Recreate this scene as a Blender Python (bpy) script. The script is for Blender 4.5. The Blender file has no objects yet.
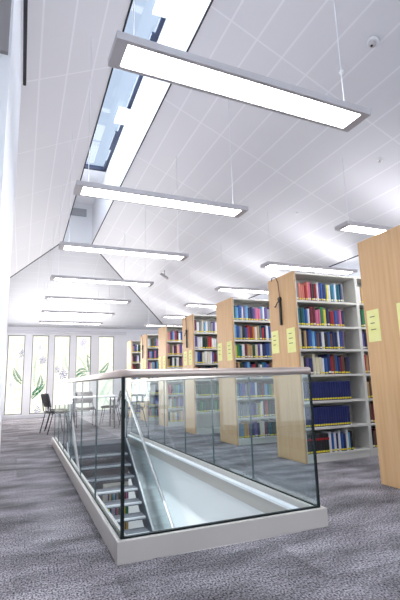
import bpy, bmesh, math, random
from mathutils import Vector, Matrix
random.seed(7)
C = bpy.context.scene.collection
S = bpy.context.scene
PI = math.pi

# ------------------------------------------------------------------ materials
def lin(c):
    return tuple(((v/255)/12.92 if v/255 <= .04045 else ((v/255+.055)/1.055)**2.4) for v in c)
def mat(name, col, rough=.6, metal=0., spec=.5):
    m = bpy.data.materials.new(name); m.use_nodes = True
    b = m.node_tree.nodes['Principled BSDF']
    b.inputs['Base Color'].default_value = (*lin(col), 1)
    b.inputs['Roughness'].default_value = rough
    b.inputs['Metallic'].default_value = metal
    b.inputs['Specular IOR Level'].default_value = spec
    return m
def noisy(name, c1, c2, scale, rough=.7, stretch=(1,1,1), detail=4, coord='Object', bump=0., spec=.3):
    m = mat(name, c1, rough, 0, spec); nt = m.node_tree; N = nt.nodes; L = nt.links
    b = N['Principled BSDF']
    tc = N.new('ShaderNodeTexCoord'); mp = N.new('ShaderNodeMapping'); nz = N.new('ShaderNodeTexNoise')
    cr = N.new('ShaderNodeValToRGB')
    mp.inputs['Scale'].default_value = stretch
    nz.inputs['Scale'].default_value = scale; nz.inputs['Detail'].default_value = detail
    cr.color_ramp.elements[0].position = .3; cr.color_ramp.elements[1].position = .7
    cr.color_ramp.elements[0].color = (*lin(c1), 1); cr.color_ramp.elements[1].color = (*lin(c2), 1)
    L.new(tc.outputs[coord], mp.inputs[0]); L.new(mp.outputs[0], nz.inputs[0])
    L.new(nz.outputs[0], cr.inputs[0]); L.new(cr.outputs[0], b.inputs['Base Color'])
    if bump:
        bp = N.new('ShaderNodeBump'); bp.inputs['Strength'].default_value = bump
        L.new(nz.outputs[0], bp.inputs['Height']); L.new(bp.outputs[0], b.inputs['Normal'])
    return m
def emis(name, col, s):
    m = bpy.data.materials.new(name); m.use_nodes = True; nt = m.node_tree
    nt.nodes.clear(); o = nt.nodes.new('ShaderNodeOutputMaterial'); e = nt.nodes.new('ShaderNodeEmission')
    e.inputs[0].default_value = (*lin(col), 1); e.inputs[1].default_value = s
    nt.links.new(e.outputs[0], o.inputs[0]); return m
def glass(name, tint, rough=.0, boost=1.):
    m = bpy.data.materials.new(name); m.use_nodes = True; nt = m.node_tree; N = nt.nodes; L = nt.links
    N.clear(); o = N.new('ShaderNodeOutputMaterial'); mx = N.new('ShaderNodeMixShader')
    t = N.new('ShaderNodeBsdfTransparent'); g = N.new('ShaderNodeBsdfGlossy')
    t.inputs[0].default_value = (*tint, 1); g.inputs['Roughness'].default_value = rough
    # Schlick reflectance on the front face of the slab, plain transmission on its back face
    ge = N.new('ShaderNodeNewGeometry'); dp = N.new('ShaderNodeVectorMath'); dp.operation = 'DOT_PRODUCT'
    L.new(ge.outputs['Incoming'], dp.inputs[0]); L.new(ge.outputs['Normal'], dp.inputs[1])
    def mth(op, a, b):
        q = N.new('ShaderNodeMath'); q.operation = op
        for i, v in enumerate((a, b)):
            if v is None: continue
            if isinstance(v, (int, float)): q.inputs[i].default_value = v
            else: L.new(v, q.inputs[i])
        return q.outputs[0]
    c = mth('ABSOLUTE', dp.outputs['Value'], None)
    k = mth('POWER', mth('SUBTRACT', 1., c), 5.)
    fr = mth('ADD', mth('MULTIPLY', k, .38), .07)
    fr = mth('MULTIPLY', mth('MULTIPLY', fr, boost), mth('SUBTRACT', 1., ge.outputs['Backfacing']))
    L.new(fr, mx.inputs[0])
    L.new(t.outputs[0], mx.inputs[1]); L.new(g.outputs[0], mx.inputs[2]); L.new(mx.outputs[0], o.inputs[0])
    return m

def carpet_mat():
    m = mat('carpet', (120,118,128), .95, 0, .1); nt = m.node_tree; N = nt.nodes; L = nt.links
    b = N['Principled BSDF']; tc = N.new('ShaderNodeTexCoord')
    def nz(scale, stretch, detail, lo, hi):
        mp = N.new('ShaderNodeMapping'); mp.inputs['Scale'].default_value = stretch
        n = N.new('ShaderNodeTexNoise'); n.inputs['Scale'].default_value = scale; n.inputs['Detail'].default_value = detail
        r = N.new('ShaderNodeMapRange'); r.inputs[1].default_value = .3; r.inputs[2].default_value = .7
        r.inputs[3].default_value = lo; r.inputs[4].default_value = hi
        L.new(tc.outputs['Object'], mp.inputs[0]); L.new(mp.outputs[0], n.inputs[0]); L.new(n.outputs[0], r.inputs[0])
        return r.outputs[0]
    a = nz(95, (1.15,.75,1), 2, .05, 1.95)     # pile speckle
    c = nz(2.6, (.7,1.5,1), 7, .45, 1.55)      # drifting streaks along the boards of carpet
    # carpet tiles half a metre wide with their own tone
    br = N.new('ShaderNodeTexBrick'); br.offset = .5
    br.inputs['Color1'].default_value = (.8,.8,.8,1); br.inputs['Color2'].default_value = (1.2,1.2,1.2,1)
    br.inputs['Mortar'].default_value = (1,1,1,1); br.inputs['Mortar Size'].default_value = 0
    br.inputs['Brick Width'].default_value = 1.; br.inputs['Row Height'].default_value = .5; br.inputs['Scale'].default_value = 1.
    L.new(tc.outputs['Object'], br.inputs[0])
    m1 = N.new('ShaderNodeMath'); m1.operation = 'MULTIPLY'; L.new(a, m1.inputs[0]); L.new(c, m1.inputs[1])
    m2 = N.new('ShaderNodeMath'); m2.operation = 'MULTIPLY'; L.new(m1.outputs[0], m2.inputs[0]); L.new(br.outputs[0], m2.inputs[1])
    vm = N.new('ShaderNodeVectorMath'); vm.operation = 'SCALE'; vm.inputs[0].default_value = lin(CARPET)
    L.new(m2.outputs[0], vm.inputs['Scale']); L.new(vm.outputs[0], b.inputs['Base Color'])
    bp = N.new('ShaderNodeBump'); bp.inputs['Strength'].default_value = .3; bp.inputs['Distance'].default_value = .004
    L.new(a, bp.inputs['Height']); L.new(bp.outputs[0], b.inputs['Normal'])
    return m
CARPET = (128,124,129)

def tile_mat(name, base, line, bw, bh, mortar=.012, offset=.0):
    """ceiling boards; UV = metres along the room, metres down the slope"""
    m = mat(name, base, .42, 0, .35); nt = m.node_tree; N = nt.nodes; L = nt.links
    b = N['Principled BSDF']; uv = N.new('ShaderNodeUVMap'); br = N.new('ShaderNodeTexBrick'); br.offset = offset
    c1 = lin(base); c2 = lin(tuple(v-2 for v in base))
    br.inputs['Color1'].default_value = (*c1,1); br.inputs['Color2'].default_value = (*c2,1)
    br.inputs['Mortar'].default_value = (*lin(line),1); br.inputs['Scale'].default_value = 1
    br.inputs['Mortar Size'].default_value = mortar; br.inputs['Mortar Smooth'].default_value = .1
    br.inputs['Brick Width'].default_value = bw; br.inputs['Row Height'].default_value = bh
    L.new(uv.outputs[0], br.inputs[0]); L.new(br.outputs[0], b.inputs['Base Color'])
    return m

def oak_mat(name, c1, c2):
    m = mat(name, c1, .5, 0, .3); nt = m.node_tree; N = nt.nodes; L = nt.links; b = N['Principled BSDF']
    tc = N.new('ShaderNodeTexCoord')
    def n(scale, st, det):
        mp = N.new('ShaderNodeMapping'); mp.inputs['Scale'].default_value = st
        q = N.new('ShaderNodeTexNoise'); q.inputs['Scale'].default_value = scale; q.inputs['Detail'].default_value = det
        L.new(tc.outputs['Object'], mp.inputs[0]); L.new(mp.outputs[0], q.inputs[0]); return q.outputs[0]
    a = n(9, (1,3,.12), 4); c = n(60, (1,3,.06), 2)
    mx = N.new('ShaderNodeMath'); mx.operation = 'MULTIPLY_ADD'; L.new(c, mx.inputs[0]); mx.inputs[1].default_value = .35; L.new(a, mx.inputs[2])
    cr = N.new('ShaderNodeValToRGB'); cr.color_ramp.elements[0].position = .5; cr.color_ramp.elements[1].position = .85
    cr.color_ramp.elements[0].color = (*lin(c1),1); cr.color_ramp.elements[1].color = (*lin(c2),1)
    L.new(mx.outputs[0], cr.inputs[0]); L.new(cr.outputs[0], b.inputs['Base Color'])
    return m

M = dict(
 carpet=carpet_mat(),
 lowfloor=noisy('lower_carpet',(96,102,106),(122,128,132),5,.9),
 wall=mat('white_paint',(243,243,247),.6),
 wallw=mat('well_paint',(246,246,249),.55),
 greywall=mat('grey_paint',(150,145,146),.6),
 ceil=tile_mat('ceiling_boards',(221,220,225),(233,232,237),1.5,.31,.010,0.),
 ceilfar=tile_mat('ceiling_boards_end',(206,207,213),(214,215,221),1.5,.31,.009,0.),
 seam=mat('shadow_gap',(48,48,54),.8),
 frame=mat('window_frame_dark',(70,74,80),.5),
 mull=mat('white_frame',(226,226,232),.5),
 alu=mat('brushed_aluminium',(168,164,170),.42,.55),
 alud=mat('satin_grey_metal',(190,184,187),.5,.0),
 diff=emis('lamp_diffuser',(255,253,252),9.),
 up=emis('lamp_upper_diffuser',(250,250,255),3.),
 wire=mat('steel_wire',(226,226,232),.4,.2),
 oak=oak_mat('oak_veneer',(205,163,118),(217,179,135)),
 shelf=mat('shelf_metal',(220,218,212),.45,0,.4),
 back=mat('shelf_back',(204,202,196),.55),
 note=noisy('yellow_paper',(232,229,150),(240,238,172),14,.8),
 ink=mat('ink',(128,130,100),.8),
 black=mat('black_plastic',(30,28,30),.5),
 cord=mat('brown_cord',(88,66,60),.7),
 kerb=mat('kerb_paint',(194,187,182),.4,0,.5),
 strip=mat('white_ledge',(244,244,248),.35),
 gasket=mat('dark_glass_edge',(18,30,32),.5,0,.2),
 joint=mat('glass_joint',(78,98,100),.3),
 glass=glass('clear_glass',(.93,.975,.982),0,1.),
 rail=mat('stainless_rail',(196,180,172),.3,.7),
 steel=mat('stainless',(190,190,194),.3,.8),
 nosing=mat('nosing_strip',(176,178,184),.5),
 tread=noisy('tread_carpet',(78,80,87),(112,114,121),60,.9),
 strg=mat('stringer_paint',(58,64,72),.4,.2),
 seat=mat('chair_black',(34,36,40),.6),
 chrome=mat('chrome_leg',(70,74,80),.25,.9),
 top=mat('table_white',(236,236,238),.35),
 page=mat('book_pages',(226,220,204),.8),
 yl=mat('yellow_spine_label',(232,214,60),.6),
 wl=mat('white_spine_label',(232,230,214),.6),
 rl=mat('red_title_label',(176,36,40),.6),
 blueframe=mat('blue_skylight_frame',(10,26,60),.5),
 sky=glass('skylight_glass',(.93,.97,1.),0,.6),
 vent=mat('vent_grey',(172,180,186),.5),
 dblue=mat('dark_blue_blind',(24,40,84),.6),
 dev=mat('white_plastic',(236,236,238),.4),
)
PAL = {'N':('navy blue',(36,46,92)),'B':('blue',(40,84,156)),'L':('light blue',(112,170,210)),'T':('teal',(30,104,120)),
 'G':('green',(48,132,78)),'D':('dark green',(28,70,52)),'R':('red',(176,44,50)),'M':('maroon',(112,34,50)),'P':('pink',(212,116,150)),
 'S':('salmon pink',(222,134,118)),'O':('orange',(222,130,60)),'Y':('yellow',(226,212,70)),'W':('white',(226,226,228)),'C':('cream',(222,212,184)),
 'K':('black',(34,34,40)),'E':('grey',(142,146,152)),'V':('violet',(102,84,150)),'U':('brown',(104,70,54)),'A':('tan',(190,156,106))}
BM = {k: mat('book_'+v[0].replace(' ','_'), v[1], .5) for k, v in PAL.items()}
BM['X'] = mat('book_bound_blue', (30,40,100), .55)

# ------------------------------------------------------------------ mesh helpers
class MB:
    def __init__(s): s.bm = bmesh.new(); s.uv = None
    def box(s, a, b, mi=0):
        x0,y0,z0 = a; x1,y1,z1 = b
        v = [s.bm.verts.new(p) for p in ((x0,y0,z0),(x1,y0,z0),(x1,y1,z0),(x0,y1,z0),(x0,y0,z1),(x1,y0,z1),(x1,y1,z1),(x0,y1,z1))]
        for f in ((0,3,2,1),(4,5,6,7),(0,1,5,4),(1,2,6,5),(2,3,7,6),(3,0,4,7)):
            q = s.bm.faces.new([v[i] for i in f]); q.material_index = mi
        return s
    def poly(s, pts, off, mi=0):
        """prism: polygon pts swept by vector off"""
        off = Vector(off); a = [s.bm.verts.new(Vector(p)) for p in pts]; b = [s.bm.verts.new(Vector(p)+off) for p in pts]
        n = len(pts); fs = [s.bm.faces.new(a), s.bm.faces.new(b[::-1])]
        for i in range(n): fs.append(s.bm.faces.new((a[i],b[i],b[(i+1)%n],a[(i+1)%n])))
        for f in fs: f.material_index = mi
        return fs
    def bar(s, p, q, w, h=None, up=(0,0,1), mi=0):
        """rectangular bar between p and q"""
        h = h or w; p = Vector(p); q = Vector(q); d = (q-p).normalized(); u = Vector(up)
        sx = d.cross(u)
        if sx.length < 1e-4: sx = d.cross(Vector((0,1,0)))
        sx.normalize(); u = sx.cross(d)
        pts = [p+sx*(w/2*i)+u*(h/2*j) for i, j in ((-1,-1),(1,-1),(1,1),(-1,1))]
        s.poly(pts, q-p, mi); return s
    def tube(s, path, r, seg=8, mi=0, prof=None, caps=True):
        path = [Vector(p) for p in path]; rings = []; n = len(path); pr = None
        for i, p in enumerate(path):
            d = (path[min(i+1,n-1)]-path[max(i-1,0)]).normalized()
            u = Vector((0,0,1)) if abs(d.z) < .95 else Vector((0,1,0))
            if pr is not None and abs(d.z) >= .5: u = pr
            sx = d.cross(u).normalized(); u = sx.cross(d); pr = u
            k = 1.
            if 0 < i < n-1:
                c = (path[i]-path[i-1]).normalized().dot((path[i+1]-path[i]).normalized()); k = 1/max(.5, math.sqrt((1+c)/2))
            if prof: rings.append([s.bm.verts.new(p+sx*(a*k)+u*b) for a, b in prof])
            else: rings.append([s.bm.verts.new(p+sx*(r*k*math.cos(t))+u*(r*math.sin(t))) for t in [2*PI*j/seg for j in range(seg)]])
        m = len(rings[0])
        for a, b in zip(rings, rings[1:]):
            for j in range(m):
                f = s.bm.faces.new((a[j],a[(j+1)%m],b[(j+1)%m],b[j])); f.smooth = True; f.material_index = mi
        if caps:
            for rg in (rings[0], rings[-1][::-1]): s.bm.faces.new(rg).material_index = mi
        return s
    def lathe(s, c, prof, seg=20, mi=0, axis=(0,0,1)):
        """prof: (radius, distance along axis)"""
        ax = Vector(axis).normalized(); q = ax.to_track_quat('Z','Y'); rings = []
        for r, z in prof:
            rings.append([s.bm.verts.new(Vector(c)+q@Vector((max(r,1e-4)*math.cos(2*PI*j/seg), max(r,1e-4)*math.sin(2*PI*j/seg), z))) for j in range(seg)])
        for a, b in zip(rings, rings[1:]):
            for j in range(seg):
                f = s.bm.faces.new((a[j],a[(j+1)%seg],b[(j+1)%seg],b[j])); f.smooth = True; f.material_index = mi
        s.bm.faces.new(rings[0]); s.bm.faces.new(rings[-1]); return s
    def build(s, name, mats, parent=None, loc=(0,0,0), bevel=0.):
        bmesh.ops.recalc_face_normals(s.bm, faces=s.bm.faces[:])
        me = bpy.data.meshes.new(name); s.bm.to_mesh(me); s.bm.free()
        for m in (mats if isinstance(mats, (list,tuple)) else [mats]): me.materials.append(m)
        o = bpy.data.objects.new(name, me); C.objects.link(o); o.location = loc
        if parent: o.parent = parent
        if bevel:
            b = o.modifiers.new('bevel','BEVEL'); b.width = bevel; b.segments = 2; b.limit_method = 'ANGLE'
        return o
def tag(o, label=None, cat=None, group=None, kind=None):
    if label: o['label'] = label
    if cat: o['category'] = cat
    if group: o['group'] = group
    if kind: o['kind'] = kind
    return o
def thing(name, label, cat, loc=(0,0,0), rz=0, group=None):
    o = bpy.data.objects.new(name, None); C.objects.link(o); o.location = loc; o.rotation_euler = (0,0,rz)
    o.empty_display_size = .1
    return tag(o, label, cat, group)
def copy_tree(o, parent=None):
    c = o.copy(); C.objects.link(c)
    c.parent = parent
    for ch in list(o.children): copy_tree(ch, c)
    return c
def struct(o): o['kind'] = 'structure'; return o

# ------------------------------------------------------------------ room dimensions
XL, XLN, XE, XR = -.65, -.14, 5.12, 7.0       # left wall (far), left wall (near), right eave, right wall
YN, YF, YR = -3.2, 15.7, 10.95                 # rear wall, far wall, end of the ridge
ZR, ZE, ZB = 4.6, 3.01, -3.4                   # ridge, eave, lower floor
SX0, SX1 = .81, 1.53                           # skylight slot
KX0, KX1, KY0, KY1 = .54, 1.985, 2.62, 8.25      # outside of the kerb

# floor with its opening
m = MB(); t = -.35
m.box((XL-.2,YN,t),(KX0,YF,0)); m.box((KX1,YN,t),(XR+.2,YF,0)); m.box((KX0,YN,t),(KX1,KY0,0)); m.box((KX0,KY1,t),(KX1,YF,0))
struct(m.build('floor', M['carpet']))
m = MB(); m.box((XL-.2,YN,ZB-.2),(XR+.2,YF,ZB)); struct(m.build('floor_lower', M['lowfloor']))

def wall(name, a, b, mt='wall'): 
    m = MB(); m.box(a, b); return struct(m.build(name, M[mt]))
# left wall: thick near stretch with a high recess, thinner beyond
m = MB(); m.poly([(XL-.2,YN,ZB),(XL,YN,ZB),(XL,YN,3.9),(XL-.2,YN,3.8)], (0,YF-YN,0)); struct(m.build('wall_left', M['wall']))
m = MB(); m.poly([(XL+.001,2.3,0),(XLN,2.3,0),(XLN,2.3,4.14),(XL+.001,2.3,3.89)], (0,1.9,0)); struct(m.build('wall_left_pier', M['wall']))
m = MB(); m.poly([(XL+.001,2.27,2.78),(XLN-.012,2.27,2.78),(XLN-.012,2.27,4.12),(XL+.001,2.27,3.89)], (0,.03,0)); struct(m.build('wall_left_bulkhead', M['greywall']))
wall('wall_right', (XR,YN,ZB),(XR+.2,YF,2.2))
wall('wall_right_upper', (XR,YN,3.0),(XR+.2,YF,3.12))
wall('wall_rear', (XL-.2,YN-.2,ZB),(XR+.2,YN,5.9))
w = thing('window_8', None, None, (3.2,YN+.03,.06)); w['kind'] = 'structure'  # unseen glowing panel added behind the camera so the balustrade glass reflects brightness
m = MB()
for k in range(6): x = -3.5+k*1.4; m.box((x-.04,-.03,0),(x+.04,.03,2.6))
m.box((-3.5,-.03,-.04),(3.5,.03,.04)); m.box((-3.5,-.03,2.56),(3.5,.03,2.64)); m.build('window_frame', M['mull'], w)
m = MB(); m.box((-3.46,-.01,.04),(3.46,0,2.56)); m.build('pane', emis('added_reflection_glow',(235,246,255),1.1), w)
# stairwell lining under the kerb
wall('wall_stairwell', (1.90,KY0+.08,ZB),(KX1-.002,KY1,-.068),'wallw')
# baseboards
m = MB(); m.box((XLN,2.3,0),(XLN+.012,4.2,.1)); struct(m.build('baseboard_left', M['mull']))
m = MB(); m.box((XR-.015,YN,0),(XR,YF,.1)); struct(m.build('baseboard_right', M['mull']))

# far wall with five tall windows
WIN = [(-.475,.06),(.29,.82),(1.0,1.53),(1.73,2.25),(2.51,3.07)]
WZ0, WZ1 = .12, 2.735
m = MB(); xs = XL-.2
for a, b in WIN: m.box((xs,YF,0),(a,YF+.3,ZE+.1)); xs = b
m.box((xs,YF,0),(XR+.2,YF+.3,ZE+.1))
for a, b in WIN: m.box((a,YF,0),(b,YF+.3,WZ0)); m.box((a,YF,WZ1),(b,YF+.3,ZE+.1))
m.box((XL-.2,YF,ZB),(XR+.2,YF+.3,0))
struct(m.build('wall_far', M['wall']))
m = MB(); m.box((XL,YF-.02,0),(XR,YF,.09)); struct(m.build('baseboard_far', M['mull']))
m = MB(); m.box((XL,YF-.05,2.80),(3.5,YF,2.90)); struct(m.build('trim_1', M['mull']))

def pane_mat():
    m = bpy.data.materials.new('printed_glass'); m.use_nodes = True; nt = m.node_tree; N = nt.nodes; L = nt.links
    N.clear(); o = N.new('ShaderNodeOutputMaterial'); e = N.new('ShaderNodeEmission'); tc = N.new('ShaderNodeTexCoord')
    n1 = N.new('ShaderNodeTexNoise'); n1.inputs['Scale'].default_value = 9; n1.inputs['Detail'].default_value = 8
    cr = N.new('ShaderNodeValToRGB'); els = cr.color_ramp.elements
    els[0].position = .34; els[0].color = (*lin((232,240,214)),1); els[1].position = .5; els[1].color = (*lin((255,254,240)),1)
    x = els.new(.43); x.color = (*lin((252,250,228)),1); y = els.new(.62); y.color = (1,1,1,1); z = els.new(.7); z.color = (*lin((255,240,228)),1)
    L.new(tc.outputs['Object'], n1.inputs[0]); L.new(n1.outputs[0], cr.inputs[0]); L.new(cr.outputs[0], e.inputs[0])
    e.inputs[1].default_value = .52; L.new(e.outputs[0], o.inputs[0]); return m
PM = pane_mat(); LG = emis('printed_leaf_green',(40,150,95),.33); LG2 = emis('printed_leaf_pale',(150,205,160),.5); PV = emis('printed_flower_violet',(100,90,205),.34)
PV2 = emis('printed_flower_pale',(190,180,232),.5)
# motifs on each pane: leaves as (x0,z0,x1,z1,bend) and flowers as (x,z,size), in metres within the window
rg = random.Random(3)
MOT = [
 dict(leaf=[(.50,1.0,.22,1.55,.05)], fl=[(.46,2.0,.13)], pale=[(.16,.98,.07),(.4,1.86,.06)]),
 dict(leaf=[(.05,.50,.50,1.0,.03),(.06,.62,.46,.9,.0),(.22,.78,.3,1.3,-.05)], fl=[(.36,1.78,.15),(.26,.10,.15)], pale=[(.27,2.2,.1)], thin=[(.12,.9,.2,2.1,.05)]),
 dict(leaf=[], fl=[(.12,1.45,.13),(.33,1.28,.17)], pale=[(.3,1.5,.06)], thin=[(.5,1.4,.38,2.0,.04)]),
 dict(leaf=[(.0,1.22,.5,1.35,.12),(.02,1.05,.42,1.25,.1),(.5,1.35,.38,2.0,-.04)], fl=[], pale=[(.24,2.4,.16),(.3,2.2,.07)], thin=[(.1,1.9,.45,1.1,.06)]),
 dict(leaf=[(.0,1.22,.4,1.72,-.05),(.02,1.12,.3,1.4,.02)], fl=[], pale=[], thin=[(.1,.3,.5,1.2,.05),(.0,.2,.4,1.1,.05),(.2,.1,.54,.9,.03),(.5,.1,.1,.8,.02)]),
]
for i, (a, b) in enumerate(WIN):
    w = thing(f'window_{i+1}', None, None, ((a+b)/2, YF+.1, WZ0)); w['kind'] = 'structure'
    hw = (b-a)/2; h = WZ1-WZ0
    m = MB(); f = .022
    for s in (-1,1): m.box((s*hw-(f if s>0 else 0),-.02,0),(s*hw+(f if s<0 else 0),.03,h))
    m.box((-hw,-.02,0),(hw,.03,f)); m.box((-hw,-.02,h-f),(hw,.03,h))
    m.build('window_frame', M['frame'], w)
    m = MB(); m.box((-hw+f,0,f),(hw-f,.012,h-f)); pn = m.build('pane', PM, w)
    m = MB(); q = MOT[i]; y0 = -.004
    def tilerow(x0,z0,x1,z1,bend,wd,mi,n=13):
        d = Vector((x1-x0,0,z1-z0)); L_ = d.length; nrm = Vector((-d.z,0,d.x)).normalized(); d.normalize()
        for k in range(n):
            tt = (k+.5)/n; ww = wd*math.sin(PI*min(1,tt*.9+.12))
            for sd in (-1,1):
                c = Vector((x0-hw,y0,z0))+d*(L_*tt)+nrm*(bend*math.sin(PI*tt)+sd*ww*.5)
                e = L_/n*.38; g = ww*.36*rg.uniform(.7,1.2)
                pts = [c-d*e-nrm*g, c+d*e*.8-nrm*g*.9, c+d*e+nrm*g, c-d*e*.8+nrm*g]
                if all(-hw+f < p.x < hw-f for p in pts): m.poly(pts, (0,.002,0), mi)
    for l in q['leaf']: tilerow(*l, .11, 0, 15)
    for l in q.get('thin',[]): tilerow(*l, .03, 1, 18)
    def flower(x,z,sz,mi):
        for k in range(22):
            an = k*2.4; rr = sz*.26*math.sqrt(k)*.62; c = Vector((x-hw+rr*math.cos(an),y0,z+rr*1.3*math.sin(an))); e = sz*.13*rg.uniform(.7,1.2)
            pts = [c+Vector((e*math.cos(t_+an),0,e*math.sin(t_+an))) for t_ in (0,1.3,2.6,3.7,5)]
            if all(-hw+f < p.x < hw-f for p in pts): m.poly(pts, (0,.002,0), mi)
    for l in q['fl']: flower(*l, 2)
    for l in q['pale']: flower(*l, 3)
    m.build('glass_motif', [LG,LG2,PV,PV2], w)
# clerestory strip in the right wall
w = thing('window_6', None, None, (XR+.08,(YN+YF)/2,2.2)); w['kind'] = 'structure'
L_ = (YF-YN)/2
m = MB(); m.box((-.03,-L_,0),(.03,L_,.05)); m.box((-.03,-L_,.75),(.03,L_,.8))
for k in range(14): y = -L_+.03+k*(2*L_-.06)/13; m.box((-.03,y-.03,.05),(.03,y+.03,.75))
m.build('window_frame', M['dblue'], w)
m = MB(); m.box((-.005,-L_,.05),(.005,L_,.75)); m.build('pane', glass('blue_tinted_glass',(.35,.5,.8),0,1), w)

# ------------------------------------------------------------------ ceiling
bm = bmesh.new(); uvl = bm.loops.layers.uv.new('UVMap')
def slope(pts, uvf, mi):
    T = .12
    a = [bm.verts.new(p) for p in pts]; b = [bm.verts.new((p[0],p[1],p[2]+T)) for p in pts]; n = len(pts)
    fs = [bm.faces.new(a), bm.faces.new(b[::-1])]+[bm.faces.new((a[i],b[i],b[(i+1)%n],a[(i+1)%n])) for i in range(n)]
    for f in fs:
        f.material_index = mi
        for l in f.loops: l[uvl].uv = uvf(l.vert.co)
kl = math.sqrt(1+.486**2); kr = math.sqrt(1+.443**2); kf = math.sqrt(1+.335**2)
zl = lambda x: ZR-.486*(SX0-x)
zhl = zl(XL); yhl = YR+(ZR-zhl)/.335
slope([(SX0,YN,ZR),(XL,YN,zl(XL)),(XL,yhl,zhl),(SX0,YR,ZR)], lambda c:(c.y-4.4+4.5,(SX0-c.x)*kl+.06), 0)
slope([(SX1,YN,ZR),(XE,YN,ZE),(XE,YF,ZE),(SX1,YR,ZR)], lambda c:(c.y-3.2+7.5-.05,(c.x-SX1)*kr+.06), 0)
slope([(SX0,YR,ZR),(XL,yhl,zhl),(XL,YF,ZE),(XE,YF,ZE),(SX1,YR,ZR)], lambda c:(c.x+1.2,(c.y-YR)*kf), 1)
slope([(XE,YN,ZE),(XR,YN,ZE),(XR,YF,ZE),(XE,YF,ZE)], lambda c:(c.y,(c.x-XE)), 0)
bmesh.ops.recalc_face_normals(bm, faces=bm.faces[:])
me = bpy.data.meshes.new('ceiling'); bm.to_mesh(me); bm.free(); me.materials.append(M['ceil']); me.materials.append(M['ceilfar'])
o = bpy.data.objects.new('ceiling', me); C.objects.link(o); struct(o)
# skylight shaft
ZT = 5.72
m = MB(); m.box((SX0-.08,YN,ZR+.002),(SX0+.004,YR+.08,ZT)); m.box((SX1-.004,YN,ZR+.002),(SX1+.08,YR+.08,ZT)); m.box((SX0+.004,YR-.005,ZR+.002),(SX1-.004,YR+.08,ZT))
m.box((SX0+.004,8.95,ZT-.05),(SX1-.004,YR-.005,ZT)); struct(m.build('ceiling_skylight_shaft', M['wallw']))
# seams along the slot and the hips
m = MB(); e = .012
for x in (SX0,SX1): m.bar((x,YN+.05,ZR-.004),(x,YR,ZR-.004),.018,.012)
m.bar((SX0,YR,ZR-.004),(XL,yhl,zhl-.004),.03,.012); m.bar((SX1,YR,ZR-.004),(XE,YF,ZE-.004),.03,.012)
m.bar((XE,YN+.05,ZE-.004),(XE,YF,ZE-.004),.022,.012)
m.bar((XLN+.03,2.4,3.99),(XLN+.03,4.2,3.99),.03,.05)
struct(m.build('trim_2', M['seam']))
w = thing('window_7', None, None, ((SX0+SX1)/2,3.,ZT)); w['kind'] = 'structure'
m = MB(); hw = (SX1-SX0)/2
m.box((hw-.07,YN-3.,-.06),(hw-.005,6.,.02)); m.box((-hw,YN-3.,-.04),(-hw+.03,6.,.02)); m.box((-hw,5.92,-.06),(hw,6.,.02))
m.build('window_frame', M['blueframe'], w)
for y in (-1.4,1.1,3.6):
    m = MB(); m.box((hw-.20,y,-.10),(hw-.006,y+.45,-.062)); m.build('bracket', M['wallw'], w)
for y in (-.3,2.2,4.7):
    m = MB(); m.box((hw-.11,y-.3,-.06),(hw-.071,y+.35,-.02)); m.build('actuator', M['blueframe'], w)
m = MB(); m.box((-hw+.03,YN-3.,0),(hw-.07,5.92,.012)); m.build('pane', M['sky'], w)

# ------------------------------------------------------------------ pendant lights
def zc(x, y):
    if x > XE: return ZE
    return min(zl(x) if x < SX0 else (ZR-.443*(x-SX1) if x > SX1 else ZT), ZR-.335*max(0,y-YR))
LZ, LL, LW, LH = 2.77, 1.77, .225, .045
def make_light(x, y, label, group):
    t = thing('pendant_light', label, 'light', (x,y,LZ), 0, group)
    m = MB(); ex, ey = .065, .025
    m.box((0,-LW/2,0),(ex,LW/2,LH)); m.box((LL-ex,-LW/2,0),(LL,LW/2,LH))
    m.box((ex,-LW/2,0),(LL-ex,-LW/2+ey,LH)); m.box((ex,LW/2-ey,0),(LL-ex,LW/2,LH))
    m.box((ex,-LW/2+ey,.02),(LL-ex,LW/2-ey,.035))
    m.build('housing', M['alud'], t)
    m = MB(); m.box((ex,-LW/2+ey,.004),(LL-ex,LW/2-ey,.012)); m.build('diffuser', M['diff'], t)
    m = MB(); m.box((ex+.02,-LW/2+ey+.01,.044),(LL-ex-.02,LW/2-ey-.01,.05)); m.build('upper_diffuser', M['up'], t)
    for cx in (.12, LL-.12):
        m = MB(); top = zc(x+cx, y)-LZ; m.tube([(cx,0,LH),(cx,0,top)], .003, 6); m.build('cable', M['wire'], t)
    return t
ordn = ['','first','second','third','fourth','fifth','sixth','seventh','eighth','ninth','tenth','eleventh','twelfth','thirteenth','fourteenth','fifteenth','sixteenth','seventeenth','eighteenth','nineteenth','twentieth','twenty-first','twenty-second','twenty-third','twenty-fourth','twenty-fifth','twenty-sixth']
LAB = ['largest and nearest long rectangular pendant light, crossing the skylight',
 'second nearest long pendant light of the left row, crossing the skylight slot',
 'third nearest pendant light of the left row, at the end of the skylight',
 'fourth nearest slim pendant light in the left row under the end slope',
 'fifth nearest slim pendant light in the left row under the end slope',
 'sixth nearest slim pendant light, last but one before the windows',
 'farthest and smallest slim pendant light of the left row above the windows']
for i in range(7):
    o = make_light(.376, 2.07+1.8*i, LAB[i], 'pendant lights in the left row')
    o.rotation_euler.z = (.036,.018,.01)[min(i,2)]
LAB2 = ['slim pendant light half hidden behind the nearest oak end panel','slim pendant light above the second bookcase from the right',
 'slim pendant light above the third bookcase from the right','slim pendant light above the fourth bookcase from the right','small pendant light above the fifth bookcase from the right','smallest pendant light above the farthest bookcases by the end wall']
for i in range(1,7): make_light(3.46, 2.09+1.8*i, LAB2[i-1], 'pendant lights above the bookcases')

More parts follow.
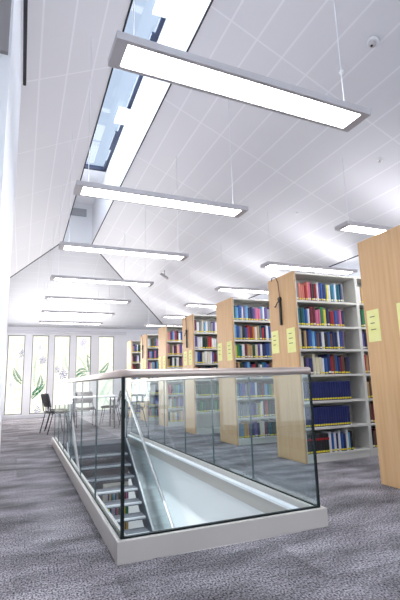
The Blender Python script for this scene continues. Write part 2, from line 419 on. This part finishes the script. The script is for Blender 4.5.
# ceiling devices
nrm = Vector((-.443,0,-1)).normalized()
def device(name, label, cat, x, y, prof, mi=None):
    z = zc(x,y); o = MB().lathe((0,0,0), prof, 20, 0, nrm); ob = o.build(name, M['dev'], None, (x,y,z)); return tag(ob, label, cat)
sd = thing('smoke_detector', 'round white smoke detector on the ceiling near the top right', 'smoke detector', (2.84,2.55,zc(2.84,2.55)))
MB().lathe((0,0,0), [(.055,0),(.055,.02),(.045,.03)], 24, 0, nrm).build('base', M['dev'], sd)
MB().lathe(nrm*.03, [(.032,0),(.034,.018),(.025,.03),(.01,.033)], 20, 0, nrm).build('sensor_head', M['alud'], sd)
MB().lathe(nrm*.063, [(.012,0),(.010,.006)], 12, 0, nrm).build('lens', M['black'], sd)
device('ceiling_sensor','small white ceiling sensor left of the smoke detector','sensor',2.83,2.97,[(.03,0),(.03,.02),(.02,.03),(.012,.034)])
sp = thing('sprinkler_head','small sprinkler head on the ceiling above the nearest bookcase','sprinkler',(3.87,3.58,zc(3.87,3.58)))
MB().lathe((0,0,0), [(.035,0),(.03,.008)], 18, 0, nrm).build('escutcheon', M['dev'], sp)
MB().lathe(nrm*.008, [(.008,0),(.008,.02),(.016,.024),(.016,.027)], 12, 0, nrm).build('nozzle', M['alud'], sp)
device('ceiling_sensor','tiny white ceiling sensor over the second bookcase from the right','sensor',3.88,5.31,[(.02,0),(.02,.012),(.012,.02)])
fx = thing('ceiling_spotlight','small grey spotlight fixed under the end slope beside the right hip line','spotlight',(3.25,10.2,zc(3.25,10.2)))
MB().tube([(0,0,0),(0,0,-.16)], .01, 8).build('stem', M['alud'], fx)
MB().tube([(-.1,-.06,-.12),(.1,.06,-.2)], .035, 12).build('lamp_head', M['alud'], fx)
vt = thing('air_vent','grey rectangular vent on the white end wall of the skylight','vent',(1.18,YR-.006,5.42))
MB().box((-.19,-.03,-.1),(.19,0,.1)).build('vent_frame', M['vent'], vt)
m = MB()
for k in range(5): m.box((-.17,-.036,-.08+k*.035),(.17,-.03,-.065+k*.035))
m.build('louvre', M['alud'], vt)

# ------------------------------------------------------------------ kerb, balustrade
GX0, GX1, GY0, GY1 = .576, 1.945, 2.66, 8.2
ZK, ZG = .12, 1.03
k_ = thing('stairwell_kerb','low pale grey kerb edging the stairwell opening under the glass','kerb',(KX0,KY0,0))
m = MB(); W = KX1-KX0; D = KY1-KY0; ti = .075
m.box((0,0,0),(W,ti,ZK)); m.box((0,ti,0),(ti,D,ZK)); m.box((W-ti,ti,0),(W,D,ZK))
m.build('kerb_body', M['kerb'], k_, bevel=.004)
m = MB(); m.box((W-ti-.035,ti,-.065),(W-ti,D-.08,.055)); m.build('shaded_lining', M['kerb'], k_)  # grey band stands in for the shade on the wall below the ledge
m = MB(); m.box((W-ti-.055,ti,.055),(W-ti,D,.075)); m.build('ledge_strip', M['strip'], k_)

b = thing('glass_balustrade','frameless glass balustrade with pinkish steel handrail around the stairwell','balustrade',(GX0,GY0,ZK))
bw = GX1-GX0; bd = GY1-GY0; gh = ZG-ZK
def panel(a, c): m = MB(); m.box(a, c); return m.build('glass_panel', M['glass'], b)
gt = .014
panel((.012,-gt/2,0),(bw-.012,gt/2,gh))
JL = [0,.98,1.9,2.85,3.75,4.65,5.54]; JR = [0,.92,1.78,2.65,3.52,4.4,5.54]
for j0, j1 in zip(JL, JL[1:]): panel((-gt/2,j0+.012,0),(gt/2,j1-.004,gh))
for j0, j1 in zip(JR, JR[1:]): panel((bw-gt/2,j0+.012,0),(bw+gt/2,j1-.004,gh))
m = MB(); m.box((-.009,-.010,0),(.010,.009,gh)); m.build('corner_joint', M['gasket'], b)
m = MB(); m.box((bw-.007,-.008,0),(bw+.008,.008,gh)); m.build('corner_joint', M['gasket'], b)
for x, J in ((0,JL),(bw,JR)):
    for j in J[1:]: m = MB(); m.box((x-.007,j-.003,0),(x+.007,j+.004,gh)); m.build('glass_joint', M['joint'], b)
m = MB(); m.box((0,-.011,0),(bw,.011,.010)); m.box((-.011,0,0),(.011,bd,.010)); m.box((bw-.011,0,0),(bw+.011,bd,.010)); m.build('base_gasket', M['gasket'], b)
prof = []
for k in range(16):
    a = 2*PI*k/16; c_, s_ = math.cos(a), math.sin(a)
    prof.append((.027*math.copysign(abs(c_)**.6,c_), .026*math.copysign(abs(s_)**.7,s_)+.022))
path = [(0,bd,gh),(0,.06,gh),(.006,.028,gh),(.022,.008,gh),(.05,0,gh),(bw-.03,0,gh),(bw-.012,.005,gh),(bw-.002,.02,gh),(bw,.05,gh),(bw,bd,gh)]
m = MB(); m.tube(path, .02, prof=prof); m.build('handrail', M['rail'], b)

# ------------------------------------------------------------------ staircase
SXL, SXR = .76, 1.71; Y0 = 7.75; RI, GO = .14, .2275; NT = 24
st = thing('staircase','open-riser staircase descending in the stairwell with glass sides','staircase',(0,Y0,0))
for i in range(1, NT):
    z = -RI*i; y = -GO*(i-1)
    m = MB(); m.box((SXL,y-GO-.03,z-.036),(SXR,y,z)); tr = m.build('tread', M['tread'], st)
    m = MB(); m.box((SXL,y-GO-.034,z-.020),(SXR,y-GO-.03,z+.002)); m.box((SXL,y-GO-.03,z),(SXR,y-GO+.008,z+.002)); m.build('nosing', M['nosing'], tr)
m = MB(); m.box((SXL-.03,0,-.2),(SXR+.03,.495,-.002)); m.build('landing', M['tread'], st)
sl = RI/GO; ye = -GO*(NT-1)
for x in (SXL-.03, SXR):
    m = MB(); a = .16
    m.poly([(x,.1,-.02+a*.2),(x,.1,-.30),(x,ye,-.24+sl*ye),(x,ye,a+sl*ye)] if False else [(x,0,.12),(x,0,-.2),(x,ye,-.2+sl*ye),(x,ye,.12+sl*ye)], (.03,0,0))
    m.build('stringer', M['strg'], st)
    m = MB(); m.bar((x+.015,-.02,.125-.012),(x+.015,ye,.125+sl*ye),.022,.03); m.build('glass_channel', M['steel'], st)
    xx = x+.015
    m = MB(); m.poly([(xx-.005,-.08,.12+sl*-.08),(xx-.005,-.08,.86-sl*.08),(xx-.005,ye,.86+sl*ye),(xx-.005,ye,.12+sl*ye)], (.01,0,0)); m.build('glass_panel', M['glass'], st)
    m = MB(); m.tube([(xx,-.05,.9-sl*.05),(xx,ye,.9+sl*ye)], .021, 12); m.build('handrail', M['steel'], st)
    m = MB(); m.box((xx-.012,-.09,.12-sl*.08),(xx+.012,-.07,.87)); m.build('end_post', M['joint'], st)

# ------------------------------------------------------------------ bookcases
BX0, PT = 3.185, .03; BH, BD = 2.377, .617
LEV = [2.0,1.67,1.37,1.05,.725,.41,.10]    # shelf surface heights, top row first
BAY = [(3.225,4.19),(4.235,5.08)]
SHN = ['top','second','third','fourth','fifth','sixth','bottom']
CASE = ['nearest bookcase with a big oak end panel cut off by the right edge',
 'second bookcase from the right, oak end panel with black rod, shelves in full view',
 'third bookcase from the right, oak end panel seen above and through the glass railing',
 'fourth bookcase from the right with a black rod on its narrow end panel',
 'fifth bookcase from the right with mostly plain pale end panel',
 'sixth bookcase from the right, far away with a black rod on its end',
 'farthest narrow bookcase, leftmost of the row of bookcases']
def note(parent, y, w, z0, z1, lines=3):
    m = MB(); m.box((-.0035,y-w/2,z0),(-.0015,y+w/2,z1)); n = m.build('notice', M['note'], parent); n['label'] = 'yellow paper notice on the end panel'
    h = z1-z0; r = random.Random(int(y*100))
    for k in range(lines):
        m = MB()
        zz = z1-h*(.22+.2*k); c = y+w*.25
        l = w*r.uniform(.3,.5); m.box((-.0042,c-l,zz-.005),(-.0035,c,zz+.005))
        m.build('text_line', M['ink'], n)
cases = []
for k in range(7):
    y1 = 3.363+1.8*k; y0 = y1-BD
    t = thing('bookcase', CASE[k], 'bookcase', (BX0,y0,0), 0, 'row of oak-ended bookcases'); cases.append(t)
    m = MB(); m.box((0,0,.004),(PT,BD,BH)); m.build('end_panel', M['oak'], t, bevel=.002)
    X = lambda v: v-BX0
    for a in (3.215, 4.19, 5.08):
        wd = .045 if a > 4 else .012
        m = MB(); m.box((X(a),.004,0),(X(a)+wd,BD-.004,BH-.004)); m.build('upright', M['shelf'], t)
    for a, c in BAY:
        m = MB(); m.box((X(a)+.002,.285,.05),(X(c),.30,BH-.02)); m.build('back_panel', M['back'], t)
        m = MB(); m.box((X(a),.006,BH-.03),(X(c),BD-.006,BH-.006)); m.build('top_panel', M['shelf'], t)
        for z in LEV:
            for s0, s1 in ((.006,.283),(.302,BD-.006)):
                m = MB(); m.box((X(a),s0,z-.028),(X(c),s1,z)); m.build('shelf', M['shelf'], t)
        m = MB(); m.box((X(a),.012,0),(X(c),BD-.012,.07)); m.build('plinth', M['shelf'], t)
    # notices and hanging rods on the end panel (local y = 0 at the near edge)
    if k == 0: note(t, .503, .16, 1.335, 1.65); note(t, .12, .16, 1.345, 1.66)
    elif k in (1,2,4): note(t, .51, .18, 1.35, 1.655); note(t, .13, .19, 1.335, 1.65)
    else: note(t, .45, .17, 1.35, 1.65); note(t, .15, .17, 1.35, 1.65)
    if k in (1,3,5):
        h = thing('hanging_rod', {1:'black rod hanging by a brown cord on the second bookcase from the right',
            3:'black rod hanging on the end of the fourth bookcase from the right',5:'small black rod hanging on the sixth bookcase from the right'}[k], 'hanging rod', (BX0-.02,y0+.31,2.35), 0, 'black rods hung on bookcase ends')
        m = MB(); m.bar((0,0,-.26),(0,.0,-.64),.026,.03); m.build('rod', M['black'], h, bevel=.004)
        m = MB(); m.tube([(.01,.19,.0),(.0,.17,.035),(-.004,.12,.04),(-.004,.06,.02),(0,.02,-.06),(0,0,-.26)], .006, 8); m.build('cord', M['cord'], h)
        m = MB(); m.tube([(0,.0,-.30),(-.004,.06,-.33),(-.004,.11,-.38),(-.004,.135,-.37)], .007, 8); m.bar((0,-.02,-.29),(0,.03,-.29),.03,.04); m.build('hook', M['black'], h)

# books: one mesh per look, unit sized (x thickness, y depth, z height), scaled per book
def book_mesh(name, nm):
    m = MB()
    # curved spine towards -y
    prof = [(0.,.06),(.1,.02),(.3,0),(.7,0),(.9,.02),(1.,.06)]
    a = [(x,y,0) for x, y in prof]+[(1,1,0),(.9,1,0),(.9,.1,0),(.1,.1,0),(.1,1,0),(0,1,0)]
    # boards and spine as one C-shaped prism
    m.poly(a, (0,0,1), 0)
    m.box((.1,.1,.015),(.9,.97,.985), 1)
    bmesh.ops.recalc_face_normals(m.bm, faces=m.bm.faces[:])
    me = bpy.data.meshes.new(name); m.bm.to_mesh(me); m.bm.free()
    me.materials.append(nm); me.materials.append(M['page']); return me
BME = {k: book_mesh('book_'+k, v) for k, v in BM.items()}
def label_mesh(nm, z0, z1):
    m = MB(); m.box((.12,-.022,z0),(.88,.012,z1)); me = bpy.data.meshes.new('label'); bmesh.ops.recalc_face_normals(m.bm, faces=m.bm.faces[:]); m.bm.to_mesh(me); m.bm.free(); me.materials.append(nm); return me
LBL = {'y': label_mesh(M['yl'],.05,.135), 'w': label_mesh(M['wl'],.06,.15), 'r': label_mesh(M['rl'],.70,.80)}
ROWS = {
 1: [('ESSSRSPMKRWVBNBYWTLWTTNE',.80),('TDTBWMMPPGYNMRBVPN',.78),('CKANBLBUNWKBUNNWBV',.74),('CKVNCCCWBNRUBNMUKN',.80),
     ('X'*19,.78),('X'*19,.73),('Q'*9+'WBWNWBNWLK',.74)],
 2: [('TLBWVLNNVPPLWVEVBWEN',.97),('LBEKBRMOWATRNWBOACUK',.97),('YGTWMAADCVWNNBEOPWTB',.97),('MADKBLNRKEWTBVUANCR',.9),
     ('TBVENVBWNKMLTGAWVEB',.92),('EEEEEVNEYWMRDKNVEUA',.93),('ELAAVNVNCWMKTKDNBEA',.94)],
 3: [('MWECLWEEVWBKRGWEA',.95),('VWWKDRRWWEWCBNMWE',.95),('WBNCWCWVMEWANKBTR',.95),('AMKDBNUWETRVCGN',.9),
     ('D'*9+'GDGDDGD',.92),('DDGDDDDGDDDDDGDD',.92),('',0)],
}
ALLB = 'WNEMBCKRTUVADGLPWE'
def rnd_row(r): return (''.join(r.choice(ALLB) for _ in range(r.randint(14,18))), r.uniform(.7,.95))
stuff = MB(); sk = {k: i for i, k in enumerate(list(BM)+['_p','_y'])}
nb = 0
rb = random.Random(11)
ordinal = {}
def place_row(case, bay, row, cols, frac, nmax, phrase):
    global nb
    y0 = 3.363+1.8*case-BD; a, c = BAY[bay]; a += .012 if bay == 0 else .02
    W = (c-a)*frac; n = len(cols)
    if not n: return
    th = [rb.uniform(.75,1.3) if not ch in 'XQ' else 1 for ch in cols]; s = W/sum(th); x = a; gap = .325
    idx = 0; z = LEV[row]
    for q, ch in enumerate(cols):
        t = th[q]*s; same = ch in 'XQD'
        h = gap*(rb.uniform(.62,.80) if not same else .70); d = rb.uniform(.16,.2)
        if ch == 'X': h = gap*.72; d = .2
        if ch == 'Q': h = gap*.68; d = .2
        yy = y0+.022+(0 if same else rb.uniform(0,.012))
        cc = 'K' if ch == 'Q' else ch
        idx += 1
        if idx <= nmax:
            o = bpy.data.objects.new('book' if ch not in 'XQ' else 'bound_volume', BME[cc]); C.objects.link(o)
            o.location = (x,yy,z+.0008); o.scale = (t-.0012,d,h)
            nm = PAL[cc][0] if cc in PAL else 'dark blue bound'
            noun = 'book' if ch not in 'XQ' else 'volume'
            if ch == 'Q': nm = 'black red-labelled'
            tag(o, f'{nm} {noun}, {ordn[idx]} on {SHN[row]} shelf, {phrase}', 'book', f'books on the {SHN[row]} shelf of the {phrase}')
            keys = ['y'] if (ch in 'XQ' or rb.random() < .8) else ['w']
            if row == 0 and case == 1: keys = ['w'] if rb.random() < .6 else ['y']
            if ch == 'Q': keys.append('r')
            for key in keys:
                l = bpy.data.objects.new('spine_label', LBL[key]); C.objects.link(l); l.parent = o
                l['label'] = {'y':'yellow spine label','w':'cream spine label','r':'red title label'}[key]
            nb += 1
        else:
            stuff.box((x+.0006,yy,z+.0008),(x+t-.0006,yy+d,z+h), sk[cc]); stuff.box((x+t*.1,yy+.01,z+h),(x+t*.9,yy+d-.01,z+h+.0005), sk['_p'])
            stuff.box((x+t*.12,yy-.003,z+h*.05),(x+t*.88,yy,z+h*.135), sk['_y'])
        x += t
PH = {1:'second bookcase from right', 2:'third bookcase from right', 3:'fourth bookcase from right'}
for case in range(7):
    for row in range(7):
        cols, fr = ROWS[case][row] if case in ROWS else rnd_row(rb)
        if case == 0: nmax = 0
        else: nmax = {1:99, 2:14, 3:9}.get(case, 0)
        place_row(case, 0, row, cols, fr, nmax, PH.get(case,''))
        cols, fr = rnd_row(rb)
        if case == 1: cols = ['WAEUCB','DGTKNM','VNDKEA','RAMUKB','AUMKEA','UMUKAU','KUMKNU'][row]+cols[6:]
        place_row(case, 1, row, cols, min(fr,.9), 2 if case == 1 else 0, 'right bay, second bookcase from right')
o = stuff.build('books', list(BM.values())+[M['page'],M['yl']])
tag(o, 'rows of mixed books filling the shelves of the farther bookcases', 'books', None, 'stuff')

# ------------------------------------------------------------------ tables and chairs
def make_table(label, loc, L1, W1, H):
    t = thing('table', label, 'table', loc)
    m = MB(); m.box((-L1/2,-W1/2,H-.03),(L1/2,W1/2,H)); m.build('tabletop', M['top'], t, bevel=.005)
    for sx in (-1,1):
        for sy in (-1,1):
            m = MB(); m.tube([(sx*(L1/2-.08),sy*(W1/2-.08),0),(sx*(L1/2-.08),sy*(W1/2-.08),H-.03)], .018, 10); m.build('leg', M['chrome'], t)
    return t
make_table('white rectangular table near the printed windows among black chairs', (1.6,10.75,0), 1.1, .7, .74)
make_table('small low white table beside the right window, behind the glass corner', (2.75,13.2,0), .6, .5, .6)
def make_chair(label, loc, rz, grp='black chairs by the windows'):
    t = thing('chair', label, 'chair', loc, rz, grp)     # faces +x
    bm2 = MB()
    # curved seat shell
    def shell(pts, w, th):
        mm = MB(); n = len(pts); seg = 6; ra, rb_ = [], []
        for (x,z), (nx,nz) in pts:
            r1 = []; r2 = []
            for j in range(seg+1):
                u = j/seg*2-1; cv = .02*u*u; ww = w/2*(1-.08*abs(u)**3)
                r1.append(mm.bm.verts.new((x+nx*cv, u*ww, z+nz*cv))); r2.append(mm.bm.verts.new((x+nx*(cv-th), u*ww, z+nz*(cv-th))))
            ra.append(r1); rb_.append(r2)
        for A in (ra, rb_):
            for p, q in zip(A, A[1:]):
                for j in range(seg): f = mm.bm.faces.new((p[j],p[j+1],q[j+1],q[j])); f.smooth = True
        for p, q in ((ra[0],rb_[0]),(ra[-1],rb_[-1])):
            for j in range(seg): mm.bm.faces.new((p[j],p[j+1],q[j+1],q[j]))
        for j in (0, seg):
            for i in range(n-1): mm.bm.faces.new((ra[i][j],ra[i+1][j],rb_[i+1][j],rb_[i][j]))
        return mm
    shell([((.22,.44),(0,1)),((.1,.455),(0,1)),((-.05,.45),(0,1)),((-.18,.455),(.1,1))], .44, .03).build('seat', M['seat'], t)
    shell([((-.21,.56),(1,0)),((-.235,.66),(1,0)),((-.26,.76),(1,.1)),((-.285,.84),(1,.2))], .42, .022).build('backrest', M['seat'], t)
    for s in (-1,1):
        y = s*.225
        MB().tube([(.24,y,0),(.20,y,.2),(.17,y,.42)], .011, 8).build('leg', M['chrome'], t)
        MB().tube([(-.27,y,0),(-.22,y,.2),(-.17,y,.42)], .011, 8).build('leg', M['chrome'], t)
        MB().tube([(.17,y,.42),(-.17,y,.42),(-.21,y,.48),(-.245,y*.93,.68),(-.285,y*.9,.82)], .011, 8).build('side_frame', M['chrome'], t)
    MB().tube([(.16,-.22,.41),(.16,.22,.41)], .009, 8).build('crossbar', M['chrome'], t)
    MB().tube([(-.16,-.22,.41),(-.16,.22,.41)], .009, 8).build('crossbar', M['chrome'], t)
    return t
make_chair('leftmost black chair, seen side on at the left end of the white table', (.75,10.25,0), .3)
make_chair('black chair directly behind the leftmost one, left end of the white table', (.83,10.95,0), -.1)
make_chair('black chair at the right end of the white table before the fourth window', (2.2,11.7,0), PI-.3)
make_chair('black chair at the far side of the white table, third from left', (1.5,11.3,0), -PI/2)
make_chair('rightmost black chair, alone beside the glass corner before the fifth window', (2.45,10.3,0), PI+.2)
make_chair('black chair farther back near the bookcases, seen through the railing', (3.35,16.1-1.5,0), PI-.4) if False else None

# ------------------------------------------------------------------ lower storey
wall('wall_lower_far', (XL,YF-.06,ZB),(XR,YF-.002,-.36),'greywall')
lb = thing('lower_bookcase','bookcase on the lower floor glimpsed between the stair treads','bookcase',(1.9,10.6,ZB))
m = MB()
for x in (0,.95,1.9,2.85): m.box((x,0,0),(x+.03,.3,2.1))
m.build('upright', M['shelf'], lb)
m = MB(); m.box((0,.3,0),(2.88,.32,2.1)); m.build('back_panel', M['back'], lb)
for z in (.08,.42,.76,1.1,1.44,1.78,2.1):
    for x in (0.03,.98,1.93): m = MB(); m.box((x,0,z-.025),(x+.92,.298,z)); m.build('shelf', M['shelf'], lb)
lowb = MB()
for z in (.08,.42,.76,1.1,1.44,1.78):
    for xb in (.03,.98,1.93):
        x = xb+.01
        while x < xb+.85:
            w_ = rb.uniform(.02,.045); lowb.box((1.9+x,10.63,ZB+z+.001),(1.9+x+w_-.001,10.85,ZB+z+rb.uniform(.2,.27)), rb.randrange(len(BM))); x += w_
o = lowb.build('lower_books', list(BM.values())); tag(o, 'coloured books on the lower floor shelves seen between the stair treads', 'books', None, 'stuff')

# ------------------------------------------------------------------ light and sky
W_ = bpy.data.worlds.new('World'); S.world = W_; W_.use_nodes = True
bg = W_.node_tree.nodes['Background']; bg.inputs[0].default_value = (*lin((218,231,252)),1); bg.inputs[1].default_value = .40
def area(name, loc, rot, sx, sy, e, col=(1,1,1)):
    l = bpy.data.lights.new(name,'AREA'); l.shape = 'RECTANGLE'; l.size = sx; l.size_y = sy; l.energy = e; l.color = col
    o = bpy.data.objects.new(name, l); C.objects.link(o); o.location = loc; o.rotation_euler = rot; return o
area('daylight_skylight', ((SX0+SX1)/2-.03,3.,ZT+.1), (0,0,0), .6, 11.5, 80, (.86,.93,1))
area('daylight_far_windows', (1.3,YF-.12,1.45), (-PI/2,0,0), 3.6, 2.1, 70, (1,.99,.97))
area('daylight_clerestory', (XR-.05,6.,2.6), (0,PI/2,0), .7, 16, 60, (.9,.95,1))
area('added_lower_fill', (1.2,6.,-.45), (0,0,0), 1.2, 14, 35)  # fill pair with no fixtures, added to light the lower storey
area('added_stair_fill', (.1,5.,-.9), (0,-1.1,0), .8, 5, 15)  # unseen fill added to brighten the stairwell wall
area('added_lower_fill', (4.5,6.,-.45), (0,0,0), 1.2, 14, 35)

# ------------------------------------------------------------------ camera
cam = bpy.data.cameras.new('camera'); co = bpy.data.objects.new('camera', cam); C.objects.link(co); S.camera = co
yaw, pitch, roll, f, E = (0.391743, 0.189927, -0.027012, 431.0695, .9844)
cy, sy, cp, sp = math.cos(yaw), math.sin(yaw), math.cos(pitch), math.sin(pitch)
w = Vector((sy*cp, cy*cp, sp)); r0 = Vector((cy,-sy,0)); u0 = r0.cross(w); cr, sr = math.cos(roll), math.sin(roll)
r = r0*cr+u0*sr; u = u0*cr-r0*sr
mt = Matrix((r, u, -w)).transposed().to_4x4(); mt.translation = (0,0,E); co.matrix_world = mt
cam.sensor_fit = 'HORIZONTAL'; cam.sensor_width = 36; cam.lens = 36*f/400; cam.clip_start = .02; cam.clip_end = 200
S.view_settings.view_transform = 'Standard'; S.view_settings.look = 'None'; S.view_settings.gamma = 1; S.view_settings.use_curve_mapping = False
S.view_settings.exposure = 1.2
